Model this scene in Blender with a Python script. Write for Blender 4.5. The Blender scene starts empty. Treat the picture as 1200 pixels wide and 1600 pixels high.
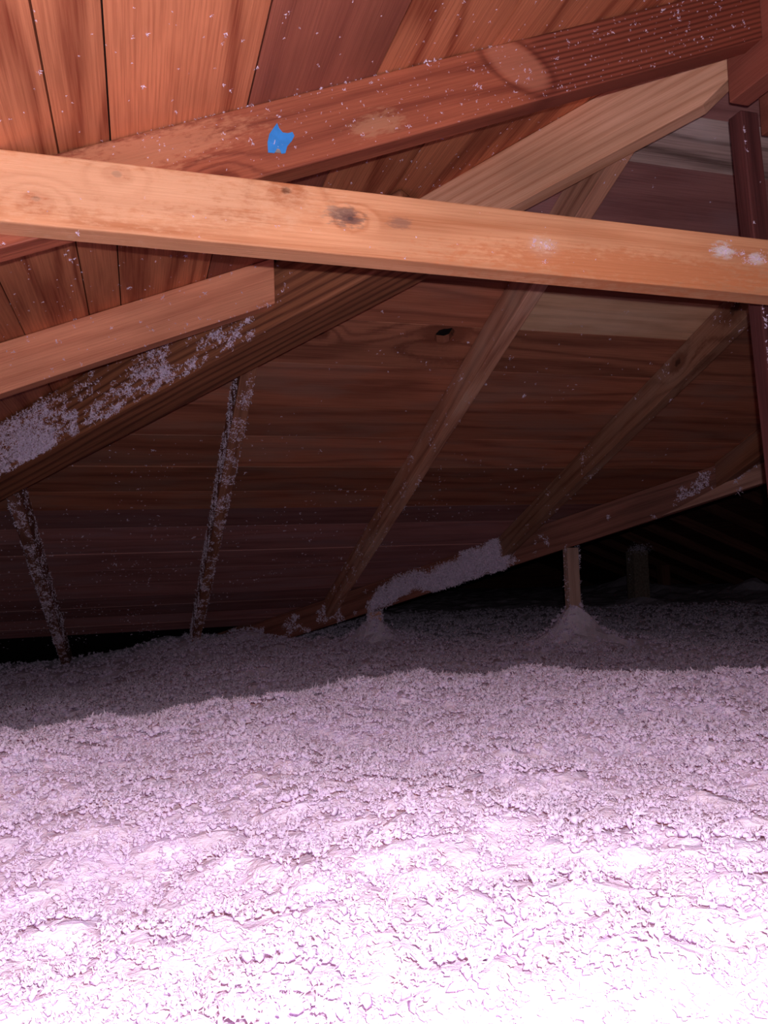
import bpy, bmesh, math, random
import numpy as np
from mathutils import Vector, Matrix

random.seed(7)
rng = np.random.default_rng(7)
scene = bpy.context.scene
col = scene.collection

# ------------------------------------------------------------------ camera, light, exposure
CZ = 0.95                                   # camera height above the ceiling drywall
PIT, ROL, AZ, SL = 0.062767, -0.033281, -0.301233, 0.39639
FPX = 1244.0


def cam_axes():
    c, s = math.cos(PIT), math.sin(PIT)
    fw = Vector((0, c, s)); r0 = Vector((1, 0, 0)); u0 = Vector((0, -s, c))
    r = math.cos(ROL) * r0 + math.sin(ROL) * u0
    u = -math.sin(ROL) * r0 + math.cos(ROL) * u0
    U = Vector((math.sin(AZ), math.cos(AZ), 0)); V = Vector((math.cos(AZ), -math.sin(AZ), 0)); Z = Vector((0, 0, 1))
    conv = lambda a: Vector((a.dot(V), a.dot(U), a.dot(Z)))
    return conv(r), conv(u), conv(fw)


CR, CU, CF = cam_axes()
cd = bpy.data.cameras.new('camera'); cam = bpy.data.objects.new('camera', cd); col.objects.link(cam)
cd.sensor_fit = 'VERTICAL'; cd.sensor_height = 36.0; cd.lens = FPX / 1600 * 36.0
cd.clip_start = 0.01
mw = Matrix.Identity(4)
for i, a in enumerate((CR, CU, -CF)):
    for k in range(3):
        mw[k][i] = a[k]
mw[0][3], mw[1][3], mw[2][3] = 0, 0, CZ
cam.matrix_world = mw
scene.camera = cam

world = bpy.data.worlds.new('world'); scene.world = world; world.use_nodes = True
world.node_tree.nodes['Background'].inputs[0].default_value = (0.0, 0.0, 0.0, 1)
world.node_tree.nodes['Background'].inputs[1].default_value = 0.0

# the flash of the phone that takes the picture, beside its lens
fl = bpy.data.lights.new('phone_flash', 'SPOT'); flo = bpy.data.objects.new('phone_flash', fl); col.objects.link(flo)
fl.energy = 31.0; fl.color = (1.0, 0.96, 0.98); fl.shadow_soft_size = 0.004
fl.spot_size = math.radians(168); fl.spot_blend = 0.35
fmw = mw.copy(); fpos = Vector((0, 0, CZ)) + CU * 0.026 + CR * 0.010
for k in range(3):
    fmw[k][3] = fpos[k]
flo.matrix_world = fmw

vs = scene.view_settings
vs.view_transform = 'Standard'; vs.look = 'None'; vs.exposure = 0.0; vs.gamma = 1.0; vs.use_curve_mapping = False


# ------------------------------------------------------------------ materials
class NT:
    def __init__(s, name):
        s.m = bpy.data.materials.new(name); s.m.use_nodes = True
        s.t = s.m.node_tree; s.t.nodes.clear()

    def n(s, typ, **kw):
        nd = s.t.nodes.new(typ)
        for k, v in kw.items():
            setattr(nd, k, v)
        return nd

    def put(s, sock, v):
        if hasattr(v, 'is_output') or isinstance(v, bpy.types.NodeSocket):
            s.t.links.new(v, sock)
        else:
            sock.default_value = v

    def math(s, op, a, b=None, c=None, clamp=False):
        nd = s.n('ShaderNodeMath', operation=op); nd.use_clamp = clamp
        s.put(nd.inputs[0], a)
        if b is not None: s.put(nd.inputs[1], b)
        if c is not None: s.put(nd.inputs[2], c)
        return nd.outputs[0]

    def vmath(s, op, a, b=None):
        nd = s.n('ShaderNodeVectorMath', operation=op)
        s.put(nd.inputs[0], a)
        if b is not None: s.put(nd.inputs[1], b)
        return nd.outputs['Value'] if op in ('LENGTH', 'DISTANCE', 'DOT_PRODUCT') else nd.outputs[0]

    def noise(s, vec, scale, detail=2.0, rough=0.5):
        nd = s.n('ShaderNodeTexNoise'); s.put(nd.inputs['Vector'], vec)
        nd.inputs['Scale'].default_value = scale; nd.inputs['Detail'].default_value = detail
        nd.inputs['Roughness'].default_value = rough
        return nd.outputs['Fac']

    def mix(s, f, a, b, mode='MIX'):
        nd = s.n('ShaderNodeMix', data_type='RGBA', blend_type=mode)
        s.put(nd.inputs[0], f); s.put(nd.inputs[6], a); s.put(nd.inputs[7], b)
        return nd.outputs[2]

    def mrange(s, v, a, b, c=0.0, d=1.0, smooth=True):
        nd = s.n('ShaderNodeMapRange'); nd.interpolation_type = 'SMOOTHSTEP' if smooth else 'LINEAR'
        s.put(nd.inputs[0], v)
        for i, x in enumerate((a, b, c, d)):
            nd.inputs[1 + i].default_value = x
        return nd.outputs[0]


def c4(c): return (c[0], c[1], c[2], 1.0)


def wood(name, light, dark, freq=90.0, ring=0.55, var=0.25, rough=0.62, knots=(), stains=(), pales=(), split=None, grey=None, warp=7.0, spec=0.25):
    """Planed old softwood; local X runs along the grain."""
    N = NT(name)
    tc = N.n('ShaderNodeTexCoord'); oi = N.n('ShaderNodeObjectInfo')
    P = tc.outputs['Object']
    off = N.n('ShaderNodeCombineXYZ')
    for i, k in enumerate((37.0, 91.0, 53.0)):
        N.put(off.inputs[i], N.math('MULTIPLY', oi.outputs['Random'], k))
    T = N.vmath('ADD', P, off.outputs[0])
    low = N.noise(N.vmath('MULTIPLY', T, (0.9, 7.0, 7.0)), 1.0, 2.0, 0.5)
    sp = N.n('ShaderNodeSeparateXYZ'); N.put(sp.inputs[0], T)
    sl = N.n('ShaderNodeSeparateXYZ'); N.put(sl.inputs[0], P)
    ph = N.math('ADD', N.math('MULTIPLY', sp.outputs[1], freq), N.math('MULTIPLY', sp.outputs[2], freq * 0.7))
    ph = N.math('ADD', ph, N.math('MULTIPLY', low, warp * 4.0))
    kd = []
    for (kx, ky, kr) in knots:
        d = N.vmath('LENGTH', N.vmath('MULTIPLY', N.vmath('SUBTRACT', P, (kx, ky, 0.0)), (0.62, 1.0, 0.0)))
        wob = N.noise(P, 90.0, 2.0)
        d = N.math('ADD', d, N.math('MULTIPLY', N.math('SUBTRACT', wob, 0.5), kr * 0.7))
        kd.append((d, kr))
        ph = N.math('ADD', ph, N.math('MULTIPLY', N.mrange(d, 0.0, kr * 4.5, 1.0, 0.0), 12.0))
    rg = N.math('POWER', N.math('ADD', N.math('MULTIPLY', N.math('SINE', ph), 0.5), 0.5), 2.5)
    fine = N.noise(N.vmath('MULTIPLY', T, (7.0, 330.0, 330.0)), 1.0, 3.0, 0.6)
    blot = N.noise(N.vmath('MULTIPLY', T, (3.0, 9.0, 9.0)), 1.0, 3.0, 0.6)
    fac = N.math('ADD', N.math('MULTIPLY', rg, ring), N.math('MULTIPLY', N.mrange(fine, 0.35, 0.7), 0.42), clamp=True)
    cl = N.mix(fac, c4(light), c4(dark))
    if grey:
        cl = N.mix(N.mrange(blot, 0.42, 0.68), cl, N.mix(0.55, cl, c4(grey)))
    b = N.math('MULTIPLY', N.math('ADD', N.math('MULTIPLY', blot, 0.9), 0.55), N.math('ADD', N.math('MULTIPLY', oi.outputs['Random'], 2 * var), 1.0 - var))
    bc = N.n('ShaderNodeCombineXYZ')
    for i in range(3): N.put(bc.inputs[i], b)
    cl = N.mix(1.0, cl, bc.outputs[0], 'MULTIPLY')
    for d, kr in kd:
        cl = N.mix(N.mrange(d, kr * 0.8, kr * 1.7, 0.75, 0.0), cl, c4([dark[0] * .9, dark[1] * .8, dark[2] * .75]))
        cl = N.mix(N.mrange(d, kr * 0.25, kr * 0.55, 0.85, 0.0), cl, c4([dark[0] * .3, dark[1] * .3, dark[2] * .35]))
    for (sx, sy, rx, ry, colr, amt) in list(stains) + list(pales):
        d = N.vmath('LENGTH', N.vmath('MULTIPLY', N.vmath('SUBTRACT', P, (sx, sy, 0.0)), (1.0 / rx, 1.0 / ry, 0.0)))
        st = N.noise(N.vmath('MULTIPLY', T, (60.0, 170.0, 60.0)), 1.0, 4.0, 0.7)
        d = N.math('ADD', d, N.math('MULTIPLY', N.math('SUBTRACT', st, 0.5), 2.2))
        cl = N.mix(N.mrange(d, 0.35, 1.0, amt, 0.0), cl, c4(colr))
    if split:                                  # half-moon plane scar and darker, rougher wood past it
        x0, y0, rx, ry, dk, pal = split
        shx = N.math('MULTIPLY', N.math('SUBTRACT', N.math('SUBTRACT', sl.outputs[0], x0), N.math('MULTIPLY', N.math('SUBTRACT', sl.outputs[1], y0), 0.55)), 1.0 / rx)
        shy = N.math('MULTIPLY', N.math('SUBTRACT', sl.outputs[1], y0), 1.0 / ry)
        d = N.math('SQRT', N.math('ADD', N.math('MULTIPLY', shx, shx), N.math('MULTIPLY', shy, shy)))
        right = N.mrange(N.math('ADD', sl.outputs[0], N.math('MULTIPLY', sl.outputs[1], 0.35)), x0 - rx * 0.2, x0 + rx * 1.0)
        lines = N.math('POWER', N.math('ADD', N.math('MULTIPLY', N.math('SINE', N.math('ADD', N.math('MULTIPLY', sl.outputs[1], 900.0), N.math('MULTIPLY', low, 20.0))), 0.5), 0.5), 1.5)
        dkc = N.mix(lines, c4([dk[0] * 1.5, dk[1] * 1.5, dk[2] * 1.4]), c4([dk[0] * .45, dk[1] * .4, dk[2] * .4]))
        cl = N.mix(N.math('MULTIPLY', right, 0.8), cl, dkc)
        cl = N.mix(N.mrange(d, 0.7, 1.05, 0.62, 0.0), cl, c4(pal))
        edge = N.math('MULTIPLY', N.mrange(d, 0.95, 1.08), N.mrange(d, 1.08, 1.35, 1.0, 0.0))
        cl = N.mix(N.math('MULTIPLY', edge, 0.5), cl, c4([dk[0] * .6, dk[1] * .5, dk[2] * .5]))
    bs = N.n('ShaderNodeBsdfPrincipled')
    N.put(bs.inputs['Base Color'], cl)
    bs.inputs['Roughness'].default_value = rough
    bs.inputs['Specular IOR Level'].default_value = spec
    bp = N.n('ShaderNodeBump'); bp.inputs['Strength'].default_value = 0.5; bp.inputs['Distance'].default_value = 0.0012
    N.put(bp.inputs['Height'], N.math('ADD', fine, N.math('MULTIPLY', rg, 0.5)))
    N.put(bs.inputs['Normal'], bp.outputs[0])
    o = N.n('ShaderNodeOutputMaterial'); N.put(o.inputs[0], bs.outputs[0])
    return N.m


def plain(name, colr, rough=0.9, nscale=30.0, amt=0.3, bump=0.0, spec=0.1, trans=0.0):
    N = NT(name)
    tc = N.n('ShaderNodeTexCoord')
    nz = N.noise(tc.outputs['Object'], nscale, 4.0, 0.6)
    cl = N.mix(N.mrange(nz, 0.3, 0.7), c4([x * (1 - amt) for x in colr]), c4([min(1, x * (1 + amt * .3)) for x in colr]))
    bs = N.n('ShaderNodeBsdfPrincipled'); N.put(bs.inputs['Base Color'], cl)
    bs.inputs['Roughness'].default_value = rough; bs.inputs['Specular IOR Level'].default_value = spec
    if bump:
        bp = N.n('ShaderNodeBump'); bp.inputs['Strength'].default_value = 0.8; bp.inputs['Distance'].default_value = bump
        N.put(bp.inputs['Height'], N.noise(tc.outputs['Object'], nscale * 2.3, 4.0, 0.7)); N.put(bs.inputs['Normal'], bp.outputs[0])
    sh = bs.outputs[0]
    if trans:
        tr = N.n('ShaderNodeBsdfTranslucent'); N.put(tr.inputs[0], cl)
        mx = N.n('ShaderNodeMixShader'); mx.inputs[0].default_value = trans
        N.put(mx.inputs[1], sh); N.put(mx.inputs[2], tr.outputs[0]); sh = mx.outputs[0]
    o = N.n('ShaderNodeOutputMaterial'); N.put(o.inputs[0], sh)
    return N.m


FELT = plain('roofing_felt', (0.014, 0.011, 0.012), 0.95, 40)
GYP = plain('drywall', (0.5, 0.48, 0.45), 0.9)
INS = plain('blown_insulation', (0.88, 0.74, 0.94), 1.0, 60, 0.10, 0.003, 0.0)
FLUF = plain('insulation_fluff', (0.91, 0.765, 0.97), 1.0, 60, 0.08, 0.0, 0.0, 0.38)
CLING = plain('clinging_fluff_material', (0.92, 0.76, 0.98), 1.0, 60, 0.12, 0.0, 0.0, 0.15)
TAPE = plain('blue_tape_material', (0.05, 0.30, 0.85), 0.5, 60, 0.15, 0.0005, 0.3)
TAPEGREY = plain('tape_backing_material', (0.35, 0.30, 0.30), 0.7, 60)
STEEL = plain('nail_steel', (0.25, 0.23, 0.23), 0.5, 80, 0.3, 0.0, 0.5)

PL_W = wood('left_plank_wood', (0.66, 0.235, 0.12), (0.28, 0.06, 0.03), 75, 0.62, 0.10, warp=9.0)
PLD_W = wood('left_plank_dark_wood', (0.36, 0.115, 0.075), (0.20, 0.055, 0.04), 130, 0.4, 0.12, warp=6.0)
PH_W = wood('hip_plank_wood', (0.50, 0.175, 0.105), (0.23, 0.068, 0.042), 110, 0.5, 0.3, grey=(0.26, 0.15, 0.12))
PHP_W = wood('pale_plank_wood', (0.92, 0.55, 0.36), (0.62, 0.32, 0.2), 110, 0.5, 0.05, grey=(0.78, 0.54, 0.4))
PHG_W = wood('grey_plank_wood', (0.66, 0.45, 0.42), (0.2, 0.12, 0.11), 150, 0.75, 0.05, grey=(0.62, 0.5, 0.5))
PHB_W = wood('weathered_plank_wood', (0.46, 0.20, 0.19), (0.24, 0.09, 0.09), 110, 0.4, 0.3, grey=(0.28, 0.17, 0.19))
R_W = wood('rafter_wood', (0.42, 0.17, 0.10), (0.2, 0.066, 0.04), 150, 0.55, 0.15, grey=(0.24, 0.14, 0.12))
RIDGE_W = wood('ridge_wood', (0.34, 0.10, 0.07), (0.2, 0.05, 0.038), 60, 0.3, 0.05)
POST_W = wood('post_wood', (0.16, 0.05, 0.05), (0.06, 0.018, 0.02), 150, 0.5, 0.1)
POSTL_W = wood('pale_post_wood', (0.62, 0.30, 0.20), (0.32, 0.13, 0.09), 150, 0.5, 0.1)
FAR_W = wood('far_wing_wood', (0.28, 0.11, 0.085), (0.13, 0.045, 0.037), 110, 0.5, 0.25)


# ------------------------------------------------------------------ geometry helpers
def V3(p): return Vector((p[0], p[1], p[2] + CZ))      # coordinates are written relative to the camera's height


def frame(poly, ext, long_dir):
    X = Vector(long_dir).normalized(); Z = Vector(ext).normalized()
    Z = (Z - X * Z.dot(X)).normalized(); Y = Z.cross(X)
    return X, Y, Z


def finish(name, me, mat, parent=None, label=None, cat=None, kind=None, group=None, mw_=None):
    o = bpy.data.objects.new(name, me); col.objects.link(o)
    if mat: me.materials.append(mat)
    if mw_ is not None: o.matrix_world = mw_
    if parent is not None:
        o.parent = parent
        o.matrix_parent_inverse = parent.matrix_world.inverted()
    if label: o['label'] = label
    if cat: o['category'] = cat
    if kind: o['kind'] = kind
    if group: o['group'] = group
    return o


def solid(name, mat, poly, ext, long_dir, parent=None, bevel=0.0, hole=None, **kw):
    """Prism: planar polygon (world, camera-height relative) extruded by ext; local X is the grain."""
    poly = [V3(p) for p in poly]; ext = Vector(ext)
    X, Y, Z = frame(poly, ext, long_dir)
    org = sum(poly, Vector()) / len(poly)
    R = Matrix((X, Y, Z)).transposed().to_4x4(); M = Matrix.Translation(org) @ R
    Mi = M.inverted()
    bm = bmesh.new()
    a = [bm.verts.new(Mi @ p) for p in poly]; b = [bm.verts.new(Mi @ (p + ext)) for p in poly]
    n = len(a)
    if hole is None:
        bm.faces.new(a); bm.faces.new(b[::-1])
    else:
        ha = [bm.verts.new(Mi @ V3(p)) for p in hole]; hb = [bm.verts.new(Mi @ (V3(p) + ext)) for p in hole]
        for ring_o, ring_i in ((a, ha), (b, hb)):
            ed = []
            for rr in (ring_o, ring_i):
                for i in range(len(rr)):
                    ed.append(bm.edges.get((rr[i], rr[(i + 1) % len(rr)])) or bm.edges.new((rr[i], rr[(i + 1) % len(rr)])))
            bmesh.ops.triangle_fill(bm, use_beauty=True, use_dissolve=False, edges=ed)
        k = len(ha)
        for i in range(k):
            bm.faces.new((ha[i], ha[(i + 1) % k], hb[(i + 1) % k], hb[i]))
    for i in range(n):
        bm.faces.new((a[i], b[i], b[(i + 1) % n], a[(i + 1) % n]))
    bmesh.ops.recalc_face_normals(bm, faces=bm.faces)
    me = bpy.data.meshes.new(name); bm.to_mesh(me); bm.free()
    o = finish(name, me, mat, None, mw_=M, **kw)
    if parent is not None:
        o.parent = parent; o.matrix_parent_inverse = parent.matrix_world.inverted()
    if bevel:
        md = o.modifiers.new('bevel', 'BEVEL'); md.width = bevel; md.segments = 2; md.limit_method = 'ANGLE'; md.angle_limit = 0.6
    return o, Mi


def sheet(name, mat, poly, up=0.03, **kw):
    return solid(name, mat, poly, (0, 0, up), (Vector(poly[1]) - Vector(poly[0])), **kw)[0]


def clip_poly(poly, A, B, C):
    """keep A*x+B*y<=C of a 2-D polygon"""
    out = []
    for i in range(len(poly)):
        p, q = poly[i], poly[(i + 1) % len(poly)]
        dp, dq = A * p[0] + B * p[1] - C, A * q[0] + B * q[1] - C
        if dp <= 1e-9: out.append(p)
        if (dp < -1e-9 and dq > 1e-9) or (dp > 1e-9 and dq < -1e-9):
            t = dp / (dp - dq); out.append((p[0] + t * (q[0] - p[0]), p[1] + t * (q[1] - p[1])))
    return out


m = SL
RD = 0.093                                           # vertical depth of a rafter
HIPC, VALC = 2.033, 4.61                             # plan lines x+y of hip and valley
zPL = lambda x, y: 0.507 + m * x                     # undersides of the plank decks
zPH = lambda x, y: 1.313 - m * y
zPW = lambda x, y: -0.514 + m * x
zPX = lambda x, y: 2.253 - m * x
XR, YR = 0.945, 1.088
zPR = lambda x, y: 0.8816 - m * (x - XR)
zPS = lambda x, y: 0.8816 - m * (YR - y)


def planks(parent, zf, region, axis, edges, mats, t=0.019, gap=0.002, joints=None, special=None):
    """Deck boards one by one: axis 'y' boards run along y between x edges, axis 'x' along x between y edges."""
    for i in range(len(edges) - 1):
        e0, e1 = edges[i] + gap / 2, edges[i + 1] - gap / 2
        js = [-99.0] + list((joints or {}).get(i, [])) + [99.0]
        for j in range(len(js) - 1):
            pl = region
            if axis == 'y':
                pl = clip_poly(pl, -1, 0, -e0); pl = clip_poly(pl, 1, 0, e1); pl = clip_poly(pl, 0, -1, -js[j] - .0008); pl = clip_poly(pl, 0, 1, js[j + 1] - .0008)
            else:
                pl = clip_poly(pl, 0, -1, -e0); pl = clip_poly(pl, 0, 1, e1); pl = clip_poly(pl, -1, 0, -js[j] - .0008); pl = clip_poly(pl, 1, 0, js[j + 1] - .0008)
            if len(pl) < 3: continue
            lift = random.uniform(0.0, 0.003)
            pts = [(x, y, zf(x, y) + lift) for x, y in pl]
            mt, hole = mats, None
            if special:
                s_ = special(i, j)
                if s_: mt, hole = s_
            if isinstance(mt, (list, tuple)): mt = mt[random.randrange(len(mt))]
            solid('plank', mt, pts, (0, 0, t), (0, 1, 0) if axis == 'y' else (1, 0, 0), parent, hole=hole)


# ------------------------------------------------------------------ structure: roof decks with their planks, floor, walls
REG_L = [(-2.6, -2.5), (XR, -2.5), (XR, YR), (-2.6, HIPC + 2.6)]
REG_H = [(XR, YR), (3.52, YR), (0.05, 4.56), (-2.53, 4.56)]
REG_W = [(3.49, 1.12), (3.49, 11.0), (0.05, 11.0), (0.05, 4.56)]
REG_X = [(3.49, YR), (7.0, -2.42), (7.0, 11.0), (3.49, 11.0)]
REG_R = [(XR, -2.5), (4.53, -2.5), (XR, YR)]
REG_S = [(XR, YR), (4.53, -2.5), (7.08, -2.5), (3.49, YR)]


def deck(name, zf, reg, label):
    return sheet(name, FELT, [(x, y, zf(x, y) + 0.024) for x, y in reg], 0.02, label=label, cat='roof deck', kind='structure')


def seq(a, b, w):
    out = [a]
    while out[-1] < b:
        out.append(out[-1] + w * random.uniform(0.92, 1.08))
    return out


d_left = deck('ceiling_left', zPL, REG_L, 'reddish plank roof deck rising overhead at upper left')
eL = [-2.6] + [-2.6 + 0.165 * k for k in range(1, 14)] + [-0.29, -0.19, -0.08, -0.024, 0.135, 0.302, 0.465, 0.630, 0.79, XR]
eL = sorted(e for e in eL if not (-0.5 < e < -0.29 and False))
eL = [e for i, e in enumerate(eL) if i == 0 or e - eL[i - 1] > 0.03]
iC = eL.index(0.135)
planks(d_left, zPL, REG_L, 'y', eL, [PL_W, PL_W, PL_W], special=lambda i, j: (PLD_W, None) if i == iC else None)

d_hip = deck('ceiling_hip', zPH, REG_H, 'brown plank roof deck sloping down to the far eave')
eH = [YR, 1.223, 1.332, 1.515, 1.695, 1.833, 2.002, 2.193, 2.347, 2.52, 2.675, 2.80, 2.936, 3.05, 3.151, 3.307, 3.45, 3.595, 3.71, 3.832, 3.95, 4.06]
jH = {i: [] for i in range(len(eH))}
jH.update({4: [0.86, 1.47], 3: [1.47], 5: [], 8: [0.262], 10: [0.86], 1: [1.47], 13: [-0.342], 7: [2.08], 6: [2.08, -0.342]})
HOLE_C = (0.757, 1.868)                                # knot hole in the deck
hole2 = []
for k in range(12):
    a = 2 * math.pi * k / 12
    rr = [1.0, 1.1, 0.9, 0.75, 0.85, 1.0, 1.1, 1.0, 0.8, 0.72, 0.95, 1.1][k]
    hx, hy = HOLE_C[0] + 0.023 * rr * math.cos(a), HOLE_C[1] + 0.036 * rr * math.sin(a)
    hole2.append((hx, hy, zPH(hx, hy) + 0.0015))
KN_W = wood('knotty_plank_wood', (0.50, 0.19, 0.115), (0.22, 0.07, 0.045), 110, 0.55, 0.02, knots=[(0, 0, 0.03)])


def sp_hip(i, j):
    if i == 5: return ('KNOT', hole2)
    if i == 4 and j == 1: return (PHP_W, None)
    if i == 1: return (PHG_W, None)
    if i in (0, 2): return (PHB_W, None)
    if i >= 11: return (PHB_W, None)
    return None


def plank_hip():
    def sp(i, j):
        s_ = sp_hip(i, j)
        if s_ and s_[0] == 'KNOT':
            e0, e1 = eH[5], eH[6]
            pl = clip_poly(clip_poly(REG_H, 0, -1, -e0), 0, 1, e1)
            cx = sum(p[0] for p in pl) / len(pl); cy = sum(p[1] for p in pl) / len(pl)
            # local frame of solid(): X=+x, Z=up, Y = Z x X along the slope
            kx = HOLE_C[0] - cx; ky = (HOLE_C[1] - cy) * math.sqrt(1 + m * m)
            mt = wood('knot_plank_wood', (0.50, 0.19, 0.115), (0.22, 0.07, 0.045), 110, 0.55, 0.02, knots=[(kx, ky, 0.034), (kx - 0.32, ky + .02, 0.012)])
            return (mt, hole2)
        return s_
    return sp


planks(d_hip, zPH, REG_H, 'x', eH, [PH_W, PH_W, PH_W], joints=jH, special=plank_hip())

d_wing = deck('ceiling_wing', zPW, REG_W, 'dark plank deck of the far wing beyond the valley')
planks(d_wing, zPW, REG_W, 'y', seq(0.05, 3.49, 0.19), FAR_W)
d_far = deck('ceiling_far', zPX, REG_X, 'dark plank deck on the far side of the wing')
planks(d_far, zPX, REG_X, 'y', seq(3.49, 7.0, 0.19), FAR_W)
d_right = deck('ceiling_right', zPR, REG_R, 'plank roof deck falling away to the right of the ridge')
planks(d_right, zPR, REG_R, 'y', seq(XR, 4.53, 0.19), PH_W)
d_back = deck('ceiling_back', zPS, REG_S, 'plank roof deck rising behind the post to the cross ridge')
planks(d_back, zPS, REG_S, 'x', seq(-2.5, YR, 0.19), PH_W)

solid('floor', GYP, [(-2.7, -2.6, -CZ), (7.2, -2.6, -CZ), (7.2, 11.1, -CZ), (-2.7, 11.1, -CZ)], (0, 0, -0.02), (1, 0, 0), kind='structure', label='drywall under the deep blown insulation', cat='floor')
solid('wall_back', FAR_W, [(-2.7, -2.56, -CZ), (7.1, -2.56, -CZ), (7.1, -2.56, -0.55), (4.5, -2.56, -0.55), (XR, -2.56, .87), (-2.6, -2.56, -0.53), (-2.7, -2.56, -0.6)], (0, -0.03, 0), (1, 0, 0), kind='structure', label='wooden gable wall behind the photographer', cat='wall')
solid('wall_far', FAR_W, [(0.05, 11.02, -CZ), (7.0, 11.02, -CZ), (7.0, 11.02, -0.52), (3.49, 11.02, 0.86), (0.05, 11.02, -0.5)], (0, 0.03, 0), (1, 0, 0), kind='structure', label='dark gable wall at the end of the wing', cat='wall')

# ------------------------------------------------------------------ framing timber
T2 = 0.038


def rafter_x(name, mat, yc, x0, x1, zf, label, group=None, depth=RD, cut0='v', cut1='v', t=T2, bevel=0.002, cat='rafter', zoff=0.0):
    """rafter running along x at y=yc, hung under deck zf; ends plumb"""
    y = yc - t / 2
    poly = [(x0, y, zf(x0, y) - depth + zoff), (x1, y, zf(x1, y) - depth + zoff), (x1, y, zf(x1, y) + zoff), (x0, y, zf(x0, y) + zoff)]
    dx = x1 - x0
    return solid(name, mat, poly, (0, t, 0), (dx, 0, zf(x1, y) - zf(x0, y)), bevel=bevel, label=label, cat=cat, group=group)


def rafter_y(name, mat, xc, y0, y1, zf, label, group=None, depth=RD, t=T2, bevel=0.002):
    x = xc - t / 2
    poly = [(x, y0, zf(x, y0) - depth), (x, y1, zf(x, y1) - depth), (x, y1, zf(x, y1)), (x, y0, zf(x, y0))]
    return solid(name, mat, poly, (t, 0, 0), (0, y1 - y0, zf(x, y1) - zf(x, y0)), bevel=bevel, label=label, cat='rafter', group=group)


# ridge board
RX0, RX1, RYE = 0.926, 0.964, 1.02
ridge, _ = solid('ridge_board', RIDGE_W, [(RX0, -2.5, 0.724), (RX0, RYE, 0.724), (RX0, RYE, 0.868), (RX0, -2.5, 0.868)], (RX1 - RX0, 0, 0), (0, 1, 0), bevel=0.002, label='dark red ridge board at the upper right corner', cat='ridge board')
solid('ridge_board', RIDGE_W, [(1.07, YR - .019, 0.735), (3.45, YR - .019, 0.735), (3.45, YR - .019, 0.865), (1.07, YR - .019, 0.865)], (0, T2, 0), (1, 0, 0), bevel=0.002, label='cross ridge board leading right behind the post', cat='ridge board')
solid('ridge_board', FAR_W, [(3.47, 1.3, 0.70), (3.47, 11.0, 0.70), (3.47, 11.0, 0.845), (3.47, 1.3, 0.845)], (T2, 0, 0), (0, 1, 0), label='dark ridge board over the far wing', cat='ridge board')

# common rafter with the blue tape, meeting the ridge
yR1 = 0.960
x0, x1 = -2.45, RX0 - 0.001
SLX = math.sqrt(1 + m * m)
cxR = (x0 + x1) / 2; czR = zPL(cxR, 0) - RD / 2


def loc_R1(x, z):                                     # local coords of a point on the near face
    dx, dz = x - cxR, z - czR
    return ((dx + m * dz) / SLX, (dz - m * dx) / SLX)


# solid() axes there: X=(1,0,m), Z=+y, so Y = Z x X = (m,0,-1)/SLX  -> minus sign on the second coordinate
fx, fz = loc_R1(0.505, 0.672)
R1_W = wood('taped_rafter_wood', (0.44, 0.125, 0.07), (0.21, 0.048, 0.03), 210, 0.5, 0.02,
            knots=[(loc_R1(0.10, 0.465)[0], -loc_R1(0.10, 0.465)[1], 0.010)],
            pales=[(loc_R1(0.02, .49)[0], -loc_R1(0.02, .49)[1], 0.16, 0.03, (0.62, 0.26, 0.15), 0.7), (loc_R1(0.30, .56)[0], -loc_R1(0.30, .56)[1], 0.05, 0.02, (0.6, 0.3, 0.18), 0.5)],
            split=(fx, -fz, 0.036, 0.045, (0.2, 0.05, 0.035), (0.58, 0.22, 0.14)))
rafter_x('common_rafter', R1_W, yR1, x0, x1, zPL, 'reddish common rafter with blue tape, running up to the ridge')
for k, (yy, lb) in enumerate([(0.35, 'common rafter overhead, nearest to the photographer'), (-0.26, 'common rafter overhead behind the photographer')]):
    rafter_x('common_rafter', R_W, yy, x0, x1, zPL, lb)
rafter_x('common_rafter', R_W, yR1, RX1 + 0.001, 3.3, zPR, 'common rafter right of the ridge, carrying the collar tie')

HN = 1.83                                            # plan line x+y of the hip timber's near face
# jack rafters of the left deck, cut against the hip
JL_W = wood('bright_jack_wood', (0.80, 0.32, 0.19), (0.52, 0.16, 0.09), 120, 0.35, 0.03)
for k, (yy, mt, lb) in enumerate([(1.562, JL_W, 'orange jack rafter butting against the hip rafter, below the collar tie'),
                                  (2.17, R_W, 'dark jack rafter behind the hip rafter at left'),
                                  (2.78, R_W, 'farthest jack rafter behind the hip rafter at left')]):
    xe = HN - yy - 0.0195
    y = yy - T2 / 2
    poly = [(x0, y, zPL(x0, y) - RD), (xe + 0.019, y, zPL(xe + .019, y) - RD), (xe + 0.019, y, zPL(xe + .019, y)), (x0, y, zPL(x0, y))]
    solid('jack_rafter', mt, poly, (0, T2, 0), (1, 0, m), bevel=0.002, label=lb, cat='rafter')

# hip rafter
dH = Vector((1, -1, m)).normalized(); nH = Vector((1, 1, 0)).normalized()


def hip_pt(x, dz, off):                               # on line x+y=HIPC, dz below the deck, off across
    return (x + nH.x * off, HIPC - x + nH.y * off, zPL(x, 0) + dz)


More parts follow.
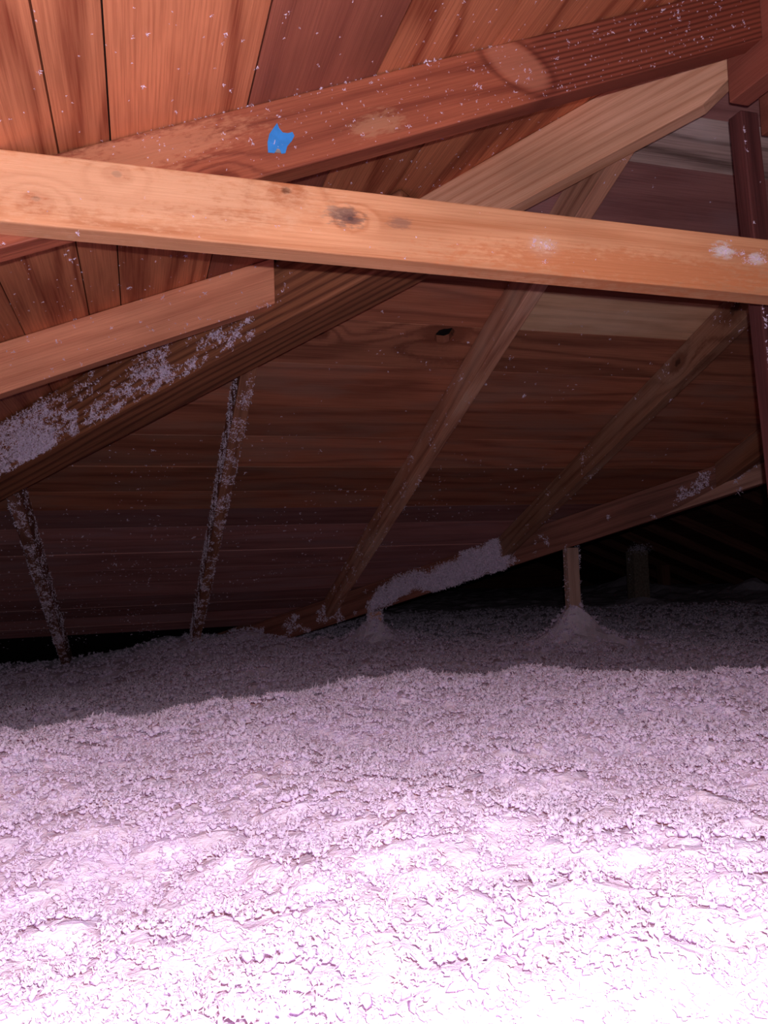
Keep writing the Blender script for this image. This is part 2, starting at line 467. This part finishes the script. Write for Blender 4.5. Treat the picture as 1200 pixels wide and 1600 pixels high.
HIP_W = wood('hip_rafter_wood', (0.93, 0.49, 0.33), (0.66, 0.28, 0.165), 260, 0.5, 0.02, grey=(0.8, 0.48, 0.36))
HIPD_W = wood('hip_timber_wood', (0.36, 0.135, 0.07), (0.13, 0.042, 0.026), 300, 0.7, 0.02)
HD = 0.122
hx0, hx1 = -2.5, 0.985
hip, _ = solid('hip_rafter', HIP_W, [hip_pt(hx0, -HD, -.019), hip_pt(hx1 - 0.045, -HD, -.019), hip_pt(hx1, -HD + .03, -.019), hip_pt(hx1, -0.004, -.019), hip_pt(hx0, -0.004, -.019)], nH * T2, dH, bevel=0.002,
               label='long hip rafter climbing from lower left to the ridge end', cat='rafter')

# thick dark timber laid along the lower part of the hip


def tim_pt(x, dz):
    return (x, HN - x, zPL(x, 0) + dz)


solid('hip_timber', HIPD_W, [tim_pt(-2.4, -.136), tim_pt(0.475, -.136), tim_pt(0.475, -.002), tim_pt(-2.4, -.002)], nH * ((HIPC - .0275 - HN) / math.sqrt(2) - .001), dH, bevel=0.006,
      label='dark streaky timber under the hip, caked with fluff at lower left', cat='timber')

# jack rafters of the hip deck
KX = [(-1.56, 'outermost jack rafter of the hip deck, left of the frame'), (-0.952, 'jack rafter of the hip deck left of the frame edge'), (-0.342, 'fluff covered jack rafter at the left edge, leaning right'),
      (0.262, 'jack rafter with lilac fluff below the hip rafter'), (0.866, 'jack rafter right of the knot hole, passing behind the collar tie'),
      (1.485, 'gnarled jack rafter left of the ridge post, ending on the valley'), (2.10, 'short jack rafter behind the ridge post'), (2.71, 'last short jack rafter near the cross ridge')]
J_W = [R_W, R_W, wood('left_edge_jack_wood', (.36, .16, .12), (.18, .07, .05), 150, .5, .02), wood('fluff_jack_wood', (.44, .19, .12), (.22, .08, .05), 150, .5, .02),
       wood('knothole_jack_wood', (.74, .35, .24), (.36, .13, .085), 150, .55, .02, grey=(.6, .4, .32)),
       wood('gnarled_jack_wood', (.40, .19, .125), (.2, .075, .045), 110, .6, .02, knots=[(-0.50, 0.0, .03), (-0.25, .01, .02)], grey=(.35, .22, .17)), R_W, R_W]
for (xx, lb), mt in zip(KX, J_W):
    ys = max(HIPC - xx + 0.032, YR + 0.02)
    ye = min(VALC - xx - 0.03, 4.42)
    rafter_y('jack_rafter', mt, xx, ys, ye, zPH, lb)

# valley rafter, and the paler sister board nailed along its right end
zV = lambda x: zPH(x, VALC - x)


def val_pt(x, dz, off):
    return (x + nH.x * off, VALC - x + nH.y * off, zV(x) + dz)


VAL_W = wood('valley_rafter_wood', (0.30, 0.11, 0.085), (0.14, 0.045, 0.035), 150, 0.5, 0.02)
SIS_W = wood('sister_board_wood', (0.50, 0.25, 0.20), (0.27, 0.11, 0.085), 150, 0.5, 0.02)
solid('valley_rafter', VAL_W, [val_pt(0.1, -0.125, -.019), val_pt(3.45, -0.125, -.019), val_pt(3.45, 0.003, -.019), val_pt(0.1, 0.003, -.019)], nH * T2, dH, bevel=0.002,
      label='dark valley rafter crossing the far end, furred with insulation', cat='rafter')
solid('sister_board', SIS_W, [val_pt(1.96, -0.124, -.058), val_pt(2.9, -0.124, -.058), val_pt(2.9, -0.05, -.058), val_pt(2.22, -0.05, -.058), val_pt(2.06, -0.098, -.058)], nH * 0.037, dH, bevel=0.002,
      label='paler tapered board nailed beside the valley rafter at far right', cat='board')

# wing rafters
ORD = ['nearest', 'second nearest', 'third nearest', 'fourth nearest', 'fifth nearest', 'sixth nearest', 'seventh nearest', 'eighth nearest', 'farthest']
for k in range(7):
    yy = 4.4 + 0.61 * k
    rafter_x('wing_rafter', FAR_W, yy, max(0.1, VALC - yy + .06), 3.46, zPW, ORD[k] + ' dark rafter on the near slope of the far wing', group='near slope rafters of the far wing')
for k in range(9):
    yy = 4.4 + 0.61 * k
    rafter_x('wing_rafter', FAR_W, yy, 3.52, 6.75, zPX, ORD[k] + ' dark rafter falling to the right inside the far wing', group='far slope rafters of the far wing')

# collar tie
yC = 0.9015
zct = lambda x: 0.4548 - 0.0090 * (x + .135)
zcb = lambda x: 0.3735 - 0.0115 * (x + .135)
cpoly = [(-0.325, yC, zcb(-.325)), (2.2, yC, zcb(2.2)), (2.2, yC, zcb(2.2) + .012), (2.05, yC, zct(2.05)), (-0.135, yC, zct(-.135) - .002), (-0.325, yC, zcb(-.325) + .004)]
ccx = sum(p[0] for p in cpoly) / 6; ccz = sum(p[2] for p in cpoly) / 6


def cpx(px, py):                                      # collar-face point seen at a spot of the photograph, in the board's own axes
    d = CF + CR * ((px - 600) / FPX) + CU * ((800 - py) / FPX)
    d = d * (yC / d.y)
    return (d.x - ccx, -(d.z - ccz))


COL_W = wood('collar_tie_wood', (0.80, 0.39, 0.215), (0.58, 0.22, 0.10), 120, 0.5, 0.02, warp=5.0,
             knots=[cpx(183, 272) + (0.0075,), cpx(57, 311) + (0.0075,), cpx(447, 298) + (0.010,), cpx(548, 342) + (0.006,)],
             stains=[cpx(540, 338) + (0.03, 0.016, (0.10, 0.07, 0.08), 0.75), cpx(625, 348) + (0.02, 0.01, (0.2, 0.12, 0.11), 0.5)],
             pales=[cpx(850, 388) + (0.028, 0.018, (0.85, 0.62, 0.5), 0.7), cpx(150, 290) + (0.3, 0.05, (0.88, 0.52, 0.33), 0.5), cpx(1130, 392) + (0.024, 0.014, (0.85, 0.76, 0.74), 0.9), cpx(1182, 404) + (0.018, 0.012, (0.85, 0.74, 0.72), 0.8), cpx(1000, 420) + (0.35, 0.03, (0.70, 0.24, 0.10), 0.75)])
collar, _ = solid('collar_tie', COL_W, cpoly, (0, T2, 0), (1, 0, 0), bevel=0.003, label='bright orange collar tie crossing the whole picture', cat='beam')

# posts
def post(mat, x0, x1, y0, y1, zb, zt, label, taper=0.0):
    return solid('support_post', mat, [(x0, y0, zb), (x1, y0, zb), (x1, y0, zt), (x0, y0, zt)], (0, y1 - y0, 0), (0, 0, 1), bevel=0.002, label=label, cat='post')[0]


solid('support_post', POST_W, [(1.0415, 1.030, -CZ), (1.0765, 1.030, -CZ), (0.993, 1.030, 0.7235), (0.958, 1.030, 0.7235)], (0, 0.030, 0), (-0.0835, 0, 1.67), bevel=0.002, label='dark purple-brown post standing under the ridge end at right', cat='post')
PV = (1.700, 2.905)
post(wood('valley_post_wood', (0.52, 0.32, 0.28), (0.36, 0.2, 0.17), 150, 0.4, 0.02), PV[0] - .026, PV[0] + .026, PV[1] - .019, PV[1] + .019, -CZ, zV(1.70) - 0.126, 'pale post rising from an insulation mound under the valley rafter')
PU = (1.045, 3.565)
post(POSTL_W, PU[0] - .028, PU[0] + .028, PU[1] - .019, PU[1] + .019, -CZ, zV(1.045) - 0.126, 'low post nearly buried in a mound where the valley comes down')
PF = (3.55, 5.12)
post(plain('far_post_wood', (0.30, 0.22, 0.19), .9, 60, .4), PF[0] - .062, PF[0] + .062, PF[1] - .05, PF[1] + .05, -CZ, 0.02, 'short grey post far back with a tuft of fluff on top')
post(FAR_W, 4.93, 5.02, 6.7, 6.79, -CZ, -0.12, 'faint dark post deep inside the far wing')


# ------------------------------------------------------------------ blown insulation
def hash2(ix, iy, seed):
    h = (ix.astype(np.int64) * 374761393 + iy.astype(np.int64) * 668265263 + seed * 974634777) & 0xFFFFFFFF
    h = ((h ^ (h >> 13)) * 1274126177) & 0xFFFFFFFF
    return ((h ^ (h >> 16)) & 0xFFFF) / 65535.0


def vnoise(x, y, s, seed=0):
    x = np.asarray(x, float) / s; y = np.asarray(y, float) / s
    ix, iy = np.floor(x), np.floor(y); fx, fy = x - ix, y - iy
    fx = fx * fx * (3 - 2 * fx); fy = fy * fy * (3 - 2 * fy)
    a = hash2(ix, iy, seed); b = hash2(ix + 1, iy, seed); c = hash2(ix, iy + 1, seed); d = hash2(ix + 1, iy + 1, seed)
    return (a * (1 - fx) + b * fx) * (1 - fy) + (c * (1 - fx) + d * fx) * fy - 0.5


def sstep(v, a, b):
    t = np.clip((v - a) / (b - a), 0, 1); return t * t * (3 - 2 * t)


MOUNDS = [(PV[0], PV[1] - .01, 0.19, 0.115), (PU[0], PU[1], 0.12, 0.085), (PF[0], PF[1], 0.07, 0.16), (4.95, 6.75, 0.10, 0.25), (5.25, 5.85, 0.16, 0.22), (5.1, 7.6, 0.16, 0.3),
          (0.55, 4.02, 0.05, 0.12), (0.1, 4.25, 0.06, 0.25)]


def ground(x, y):
    x = np.asarray(x, float); y = np.asarray(y, float)
    z = -0.362 - 0.085 * sstep(-x, -0.4, 0.3) * sstep(y, 2.0, 3.5) - 0.03 * sstep(y, 4.2, 6.0)
    r = np.hypot(x, y); az = np.arctan2(x, y)
    rc = np.interp(az, [-0.5, -0.15, 0.06, 0.29, 0.53, 0.74, 1.2], [1.08, 1.10, 1.18, 1.29, 1.33, 1.40, 1.5])
    rc = rc + 0.10 * vnoise(x, y, 0.23, 31) + 0.06 * vnoise(x, y, 0.09, 32)
    hill = -0.205 - 0.012 * sstep(rc - r, 0.05, 0.4) + 0.024 * sstep(rc - r, 0.45, 0.9)
    k = sstep(r, rc, rc + 0.75)
    z = hill * (1 - k) + z * k
    for mx, my, h, w in MOUNDS:
        d = np.hypot(x - mx, y - my) * (1 + 0.3 * vnoise(x, y, 0.06, 5))
        z = z + h * np.exp(-(d / w) ** 1.35)
    z = z + 0.022 * vnoise(x, y, 0.31, 1) + 0.026 * vnoise(x, y, 0.12, 2) + 0.012 * vnoise(x, y, 0.05, 3)
    return z


def roofz(x, y):
    a = np.where(x + y < HIPC, 0.507 + m * np.minimum(x, XR), np.where(x + y < VALC, 1.313 - m * np.maximum(y, YR), np.minimum(-0.514 + m * x, 2.253 - m * x)))
    return np.where((y < YR) & (x > XR), 0.9, a)


def mesh_np(name, verts, faces, smooth=False):
    me = bpy.data.meshes.new(name)
    k = faces.shape[1]
    me.vertices.add(len(verts)); me.vertices.foreach_set('co', np.ascontiguousarray(verts, np.float32).ravel())
    me.loops.add(faces.size); me.loops.foreach_set('vertex_index', np.ascontiguousarray(faces, np.int32).ravel())
    me.polygons.add(len(faces)); me.polygons.foreach_set('loop_start', np.arange(0, faces.size, k, dtype=np.int32))
    try: me.polygons.foreach_set('loop_total', np.full(len(faces), k, np.int32))
    except Exception: pass
    me.polygons.foreach_set('use_smooth', np.full(len(faces), smooth, bool))
    me.update(calc_edges=True)
    return me


AZC = math.atan2(CF.x, CF.y)
rows = np.concatenate([np.linspace(0.02, 0.24, 24)[:-1], np.exp(np.arange(math.log(0.24), math.log(10.8), 0.014))])
azs = np.concatenate([np.linspace(AZC - math.pi, AZC - 0.60, 110)[:-1], np.arange(AZC - 0.60, AZC + 0.60, 0.007), np.linspace(AZC + 0.601, AZC + math.pi, 110)])
RR, AA = np.meshgrid(rows, azs, indexing='ij')
GX = RR * np.sin(AA); GY = RR * np.cos(AA)
GX = GX + RR * 0.0016 * rng.standard_normal(GX.shape); GY = GY + RR * 0.0018 * rng.standard_normal(GX.shape)
GZ = ground(GX, GY)
fine = 0.010 * vnoise(GX, GY, 0.021, 11) + 0.004 * vnoise(GX, GY, 0.010, 12)
GZ = GZ + fine - 0.003
nr, nc = GX.shape
idx = np.arange(nr * nc).reshape(nr, nc)
F = np.stack([idx[:-1, :-1], idx[:-1, 1:], idx[1:, 1:], idx[1:, :-1]], -1).reshape(-1, 4)
inside = (GZ < roofz(GX, GY) + 0.03) & (GX > -2.55) & (GX < 6.9) & (GY > -2.5) & (GY < 11.0)
ok = inside.ravel()[F].all(1)
F = F[ok]
verts = np.stack([GX.ravel(), GY.ravel(), GZ.ravel() + CZ], 1)
used = np.unique(F); remap = -np.ones(len(verts), np.int64); remap[used] = np.arange(len(used))
ins = finish('blown_insulation', mesh_np('blown_insulation', verts[used], remap[F]), INS, label='deep lilac-white blown insulation covering the attic floor', cat='insulation', kind='stuff')

# loose nodules lying on the surface
ico_v = []
ph_ = (1 + 5 ** .5) / 2
for s1 in (-1, 1):
    for s2 in (-1, 1):
        ico_v += [(0, s1, s2 * ph_), (s1, s2 * ph_, 0), (s2 * ph_, 0, s1)]
ico_v = np.array(ico_v, float); ico_v /= np.linalg.norm(ico_v[0])
bmi = bmesh.new()
for v in ico_v: bmi.verts.new(v)
bmesh.ops.convex_hull(bmi, input=bmi.verts); bmi.verts.ensure_lookup_table(); bmi.verts.index_update()
ico_f = np.array([[v.index for v in f.verts] for f in bmi.faces if len(f.verts) == 3]); ico_v = np.array([v.co[:] for v in bmi.verts]); bmi.free()


def nodules(pts, size, jag=0.35, squash=0.75):
    n = len(pts)
    k = len(ico_v)
    sc = 1 + jag * rng.standard_normal((n, k, 1))
    v = ico_v[None] * np.clip(sc, 0.25, 2.2) * size[:, None, None]
    v = v * np.array([1, 1, squash]) * (1 + np.clip(0.22 * rng.standard_normal((n, 1, 3)), -.5, .5))
    v = v + pts[:, None, :]
    f = ico_f[None] + (np.arange(n) * k)[:, None, None]
    return v.reshape(-1, 3), f.reshape(-1, 3)


NN = 70000
q_ = rng.uniform(0, 1, NN)                             # even cover close by, thinning with distance
RA, RB, RC = 0.22, 0.95, 6.0
wa = 0.5 * (1 - (RA / RB) ** 2); wb = math.log(RC / RB); qa = wa / (wa + wb)
r_ = np.where(q_ < qa, np.sqrt(RA ** 2 + (q_ / qa) * (RB ** 2 - RA ** 2)), RB * np.exp((q_ - qa) / (1 - qa) * wb))
a_ = AZC + rng.uniform(-0.60, 0.60, NN)
NE = 14000                                             # the same cover, coarser, to either side
qe = rng.uniform(0, 1, NE); re_ = np.where(qe < .6, np.sqrt(rng.uniform(.01, 1.7, NE)), 1.3 * np.exp(rng.uniform(0, 1.1, NE)))
r_ = np.concatenate([r_, re_]); a_ = np.concatenate([a_, AZC + rng.choice([-1, 1], NE) * rng.uniform(.6, 1.5, NE)])
x_, y_ = r_ * np.sin(a_), r_ * np.cos(a_)
side_ = np.abs(a_ - AZC) > 0.6
z_ = ground(x_, y_) + 0.010 * vnoise(x_, y_, 0.021, 11)
keep = z_ < roofz(x_, y_) - 0.01
x_, y_, z_, r_, side_ = x_[keep], y_[keep], z_[keep], r_[keep], side_[keep]
clump = vnoise(x_, y_, 0.035, 21) + 0.7 * vnoise(x_, y_, 0.013, 23)
sz = np.where(side_, 1.7, 0.88) * 0.0040 * np.clip(r_, 0.75, 2.2) * np.exp(np.clip(0.3 * rng.standard_normal(len(x_)), -.6, .45)) * (1 + 0.4 * clump)
up = np.clip(clump, 0, 1) * 0.009 + rng.uniform(0, 0.003, len(x_))
P0 = np.stack([x_, y_, z_ + CZ + up], 1)
v, f = nodules(P0, sz * 0.62, 0.36, 0.85)
finish('insulation_nodules', mesh_np('insulation_nodules', v, f, True), FLUF, label='loose fluffy nodules lying over the insulation surface', cat='insulation', kind='stuff')


# fluff: bunches of tiny fibres clinging to timber
def shards(pts, nrm, size, k=4):
    n = len(pts)
    p = np.repeat(pts, k, 0); nn = np.repeat(nrm, k, 0); s = np.repeat(size, k)[:, None]
    d1 = rng.standard_normal((n * k, 3)); d1 /= np.linalg.norm(d1, axis=1, keepdims=True)
    neg = (d1 * nn).sum(1, keepdims=True); d1 = np.where(neg < 0, d1 - 1.8 * neg * nn, d1)
    d2 = np.cross(d1, rng.standard_normal((n * k, 3))); d2 /= np.linalg.norm(d2, axis=1, keepdims=True) + 1e-9
    base = p + rng.standard_normal((n * k, 3)) * s * 0.35
    base = base - nn * np.minimum(((base - p) * nn).sum(1, keepdims=True), 0)
    a = base - d2 * s * 0.22; b = base + d2 * s * 0.22; c = base + d1 * s * rng.uniform(0.5, 1.3, (n * k, 1))
    v = np.stack([a, b, c], 1).reshape(-1, 3)
    return v, np.arange(n * k * 3).reshape(-1, 3)


def fluff(name, pts, nrm, size, label, k=4, cat='insulation fluff'):
    pts = np.asarray(pts, float); nrm = np.broadcast_to(np.asarray(nrm, float), pts.shape)
    pts = pts + np.array([0, 0, CZ])
    v, f = shards(pts, nrm, np.asarray(size, float), k)
    return finish(name, mesh_np(name, v, f), CLING, label=label, cat=cat, kind='stuff')



def fibres(P, rad, k):
    n = len(P)
    d = rng.standard_normal((n * k, 3)); d /= np.linalg.norm(d, axis=1, keepdims=True); d[:, 2] = np.abs(d[:, 2]) * 0.9
    t = np.cross(d, rng.standard_normal((n * k, 3))); t /= np.linalg.norm(t, axis=1, keepdims=True) + 1e-9
    p = np.repeat(P, k, 0); r = np.repeat(rad, k)[:, None]
    b = p + d * r * rng.uniform(0.2, 0.8, (n * k, 1)); e = p + d * r * rng.uniform(0.75, 1.22, (n * k, 1)) + rng.standard_normal((n * k, 3)) * r * .3
    v = np.stack([b - t * r * .2, b + t * r * .2, e], 1).reshape(-1, 3)
    return v, np.arange(n * k * 3).reshape(-1, 3)


v, f = fibres(P0, sz * 1.1, 12)
finish('insulation_fibres', mesh_np('insulation_fibres', v, f), FLUF, label='fine pale fibres bristling from the insulation surface', cat='insulation', kind='stuff')

nHn = np.array([-nH.x, -nH.y, 0.0])


def hip_face(u, w):                                   # u: x along the hip timber, w: 0 bottom..1 top of its near face
    return np.stack([u - .0008, HN - u - .0008, 0.507 + m * u - 0.136 + w * 0.132], 1)


# hip rafter, thick at the lower left
n = 46000
u = rng.uniform(-0.75, 0.55, n); w = rng.beta(0.9, 1.4, n)
den = vnoise(u, w * .12, 0.05, 41) * 0.8 + vnoise(u, w * .12, 0.012, 42) * 0.6 + 0.15 * rng.standard_normal(n)
thr = np.interp(u, [-0.75, -0.36, -0.15, 0.02, 0.14, 0.3, 0.75], [-0.65, -0.42, -0.16, 0.06, 0.30, 0.55, 0.75]) + 0.35 * np.abs(w - 0.28)
k_ = den > thr
fluff('clinging_fluff', hip_face(u[k_], w[k_]), nHn, 0.0036 * np.exp(0.35 * rng.standard_normal(k_.sum())), 'lilac fluff caked on the lower left end of the hip rafter')

# jack rafters: left face and underside
def jack_face(xc, side, y, w):
    if side == 'under':
        return np.stack([xc + (w - .5) * T2, y, 1.313 - m * y - RD - .001], 1), np.array([0, -m, -1.0]) / SLX
    s = -1 if side == 'left' else 1
    return np.stack([np.full_like(y, xc + s * (T2 / 2 + .001)), y, 1.313 - m * y - RD * (1 - w)], 1), np.array([s * 1.0, 0, 0])


for xc, dens_, lab in [(-0.342, 0.16, 'lilac fluff coating the jack rafter at the left edge'), (0.262, 0.12, 'lilac fluff coating the jack rafter below the hip rafter'), (0.866, 0.55, 'specks of fluff on the jack rafter right of the knot hole'), (1.485, 0.56, 'specks of fluff on the gnarled jack rafter')]:
    P_, N_ = [], []
    for side, num in (('under', 6000), ('left', 6000), ('right', 3000)):
        y = rng.uniform(HIPC - xc, min(VALC - xc, 4.15), num); w = rng.uniform(0, 1, num)
        pp, nn = jack_face(xc, side, y, w)
        den = vnoise(y, w * .06 + xc, 0.03, 51) + 0.6 * vnoise(y, w * .06 + xc, 0.01, 52) + (0.1 if side == 'left' else 0) + 0.16 * rng.standard_normal(num)
        kk = den > dens_ + (0.12 * (1 - sstep(y, 1.8, 2.3)))
        P_.append(pp[kk]); N_.append(np.broadcast_to(nn, pp[kk].shape))
    P_ = np.concatenate(P_); N_ = np.concatenate(N_)
    fluff('clinging_fluff', P_, N_, 0.0036 * np.exp(0.3 * rng.standard_normal(len(P_))), lab, 3)

# valley rafter: one thick roll and thinner fur
def val_face(u, w):
    off = -.0195
    return np.stack([u + nH.x * off, VALC - u + nH.y * off, 1.313 - m * (VALC - u) - 0.125 + w * 0.11], 1)


n = 30000
u = rng.uniform(1.05, 1.55, n); w = rng.uniform(-0.05, 1.25, n)
top = np.interp(u, [1.05, 1.12, 1.2, 1.26, 1.35, 1.48, 1.53], [0.55, 0.8, 0.95, 0.72, 0.95, 1.2, 1.0]) + 0.25 * vnoise(u, w * .05, .03, 63) + 0.12 * rng.standard_normal(n)
bot = np.interp(u, [1.05, 1.15, 1.22, 1.3, 1.55], [0.12, 0.22, 0.3, 0.0, 0.0]) + 0.25 * vnoise(u, w * .05, .025, 61) + 0.06 * rng.standard_normal(n)
kk = (w > bot) & (w < top) & (u < 1.525 + 0.04 * vnoise(w * .1, u, .02, 62) + 0.008 * rng.standard_normal(n)) & (u > 1.06 + 0.03 * vnoise(w * .1, u, .03, 64))
u, w = u[kk], w[kk]
mid = (w - bot[kk]) / np.maximum(top[kk] - bot[kk], .05)
bul = (0.040 * np.sqrt(np.clip(4 * mid * (1 - mid), 0, 1)) * rng.uniform(0.3, 1, len(u)))[:, None]
fluff('clinging_fluff', val_face(u, w) + nHn * bul, nHn, 0.0062 * np.exp(0.3 * rng.standard_normal(len(u))), 'thick roll of lilac insulation clinging to the valley rafter', 3)
n = 16000
u = rng.uniform(0.45, 3.0, n); w = rng.uniform(0, 1, n)
den = vnoise(u, w * .1, 0.06, 71) + 0.7 * vnoise(u, w * .1, 0.02, 72)
kk = den > np.interp(u, [0.45, 0.9, 1.0, 1.6, 1.9, 2.05, 2.6], [0.1, 0.2, 0.5, 0.36, 0.4, 0.22, 0.3])
fluff('clinging_fluff', val_face(u[kk], w[kk]) + nHn * (0.040 * (u[kk] > 1.96))[:, None], nHn, 0.007 * np.exp(0.4 * rng.standard_normal(kk.sum())), 'patchy fur of insulation along the valley rafter', 3)

# fluff over the mounds and along the posts
P_, N_ = [], []
for (cx, cy), hw, zt, num in ((PV, .027, 0.05, 900), (PU, .03, -.18, 1200), (PF, .062, .03, 500)):
    zz = rng.uniform(-0.38, zt, num); side = rng.integers(0, 3, num)
    t_ = rng.uniform(-1, 1, num)
    xx = np.where(side == 0, cx - hw, np.where(side == 1, cx + hw, cx + t_ * hw)); yy = np.where(side == 2, cy - .021, cy + t_ * .019)
    kk = (side == 1) | ((side == 0) & (rng.uniform(0, 1, num) < .25)) | (cx == PU[0])
    P_.append(np.stack([xx, yy, zz], 1)[kk]); N_.append(np.tile([0, -1.0, 0], (kk.sum(), 1)))
tuft = rng.normal(0, 1, (400, 3)) * np.array([.04, .03, .018]) + np.array([PF[0], PF[1] - .03, 0.03])
P_.append(tuft); N_.append(np.tile([0, 0, 1.0], (400, 1)))
P_ = np.concatenate(P_); N_ = np.concatenate(N_)
fluff('clinging_fluff', P_, N_, 0.007 * np.exp(0.3 * rng.standard_normal(len(P_))), 'wisps of fluff on the sides and tops of the small posts', 3)

# stray flecks over decks, rafters and the collar tie
def flecks(P, Nn, size, label):
    fluff('insulation_flecks', P, Nn, np.asarray(size) * 0.85, label, 8, cat='insulation flecks')


n = 1100
x = rng.uniform(-0.3, 0.75, n); y = rng.uniform(0.55, 1.95, n); kk = x + y < HIPC - .03
x, y = x[kk], y[kk]
sz = np.where(rng.uniform(0, 1, len(x)) < .10, 0.0036, 0.0017) * np.exp(.3 * rng.standard_normal(len(x)))
flecks(np.stack([x, y, 0.507 + m * x - .0005], 1), [m / SLX, 0, -1 / SLX], sz, 'white flecks stuck to the left roof planks')
n = 5200
y = 1.2 + 3.0 * rng.uniform(0, 1, n) ** 0.7; x = rng.uniform(-0.8, 2.4, n); kk = (x + y > HIPC + .05) & (x + y < VALC - .05)
den = vnoise(x, y, .15, 81) + .5 * vnoise(x, y, .05, 82)
kk &= den > np.where(y < 2.35, 0.22, np.interp(x, [-.8, .3, .9, 2.4], [-0.15, -0.02, .2, .3]))
x, y = x[kk], y[kk]
flecks(np.stack([x, y, 1.313 - m * y - .0005], 1), [0, -m / SLX, -1 / SLX], np.where(rng.uniform(0, 1, len(x)) < .1, .006, .0032) * np.exp(.3 * rng.standard_normal(len(x))), 'pale flecks sprinkled over the hip deck planks')
n = 640
x = rng.uniform(-.2, .9, n); w = rng.uniform(0, 1, n); y = np.full(n, yR1 - T2 / 2 - .001)
sz = np.where(rng.uniform(0, 1, n) < .08, .0032, .0013) * np.exp(.3 * rng.standard_normal(n))
edge = rng.uniform(0, 1, n) < 0.25; w = np.where(edge & (x > .0) & (x < .4), 0.99, w)
flecks(np.stack([x, y, 0.507 + m * x - RD * (1 - w)], 1), [0, -1.0, 0], sz, 'white flecks stuck to the taped common rafter')
n = 160
x = rng.uniform(-.6, .46, n); w = rng.uniform(0, 1, n); w = np.where(rng.uniform(0, 1, n) < .3, 0.01, w)
flecks(np.stack([x, np.full(n, 1.542), 0.507 + m * x - RD * (1 - w)], 1), [0, -1.0, 0], .0028 * np.exp(.4 * rng.standard_normal(n)), 'white flecks stuck to the orange jack rafter')
# collar tie: bits and three splats
P_ = []
for px, py, s, k in ((850, 385, 9, 40), (835, 378, 3, 8), (850, 408, 3, 8), (1132, 392, 9, 90), (1180, 404, 10, 90), (1155, 396, 4, 20), (770, 395, 2, 3), (480, 292, 1, 1), (430, 355, 1, 2), (120, 365, 2, 5)):
    for _ in range(k):
        a, b = cpx(px + random.gauss(0, s), py + random.gauss(0, s * .55)); P_.append((a + ccx, yC - .0008, ccz - b))
for _ in range(60):
    a, b = cpx(random.uniform(0, 1200), random.uniform(300, 460)); z = ccz - b; xx = a + ccx
    if zcb(xx) < z < zct(xx): P_.append((xx, yC - .0008, z))
flecks(np.array(P_), [0, -1.0, 0], .0013 * np.exp(.4 * rng.standard_normal(len(P_))), 'white flecks and splats stuck to the collar tie')
n = 500                                               # along the post under the ridge end and the ridge joint
z = rng.uniform(-0.1, .72, n); w = rng.uniform(0, 1, n)
kk = (rng.uniform(0, 1, n) < np.interp(z, [-.1, .3, .5, .72], [1, .6, .1, .1])); w = np.where(rng.uniform(0, 1, n) < .6, 0.02, w)
flecks(np.stack([.958 + (.7235 - z) * .05 + w * .034, np.full(n, 1.029), z], 1)[kk], [0, -1.0, 0], .003 * np.exp(.4 * rng.standard_normal(kk.sum())), 'lilac flecks up the left edge of the ridge post')

# ------------------------------------------------------------------ blue tape on the rafter
yT = yR1 - T2 / 2


def on_R1(px, py, y):
    d = CF + CR * ((px - 600) / FPX) + CU * ((800 - py) / FPX)
    d = d * (y / d.y); return (d.x, y, d.z)


out = [(419, 238), (418, 222), (421, 209), (428, 199), (433, 192), (436, 200), (442, 207), (450, 208), (457, 206), (460, 212), (456, 220), (449, 228), (446, 239), (440, 240), (437, 233), (433, 232), (429, 239)]
tape, _ = solid('blue_tape', TAPE, [on_R1(px, py, yT - 0.0012) for px, py in out], (0, 0.0009, 0), (1, 0, 0), label='torn scrap of bright blue tape stuck on the rafter', cat='tape')
gp = [(430, 238), (432, 232), (437, 231), (440, 239)]
solid('tape_backing', TAPEGREY, [on_R1(px, py, yT - 0.0010) for px, py in gp], (0, 0.0007, 0), (1, 0, 0), parent=tape, label='grey torn notch at the tape bottom')
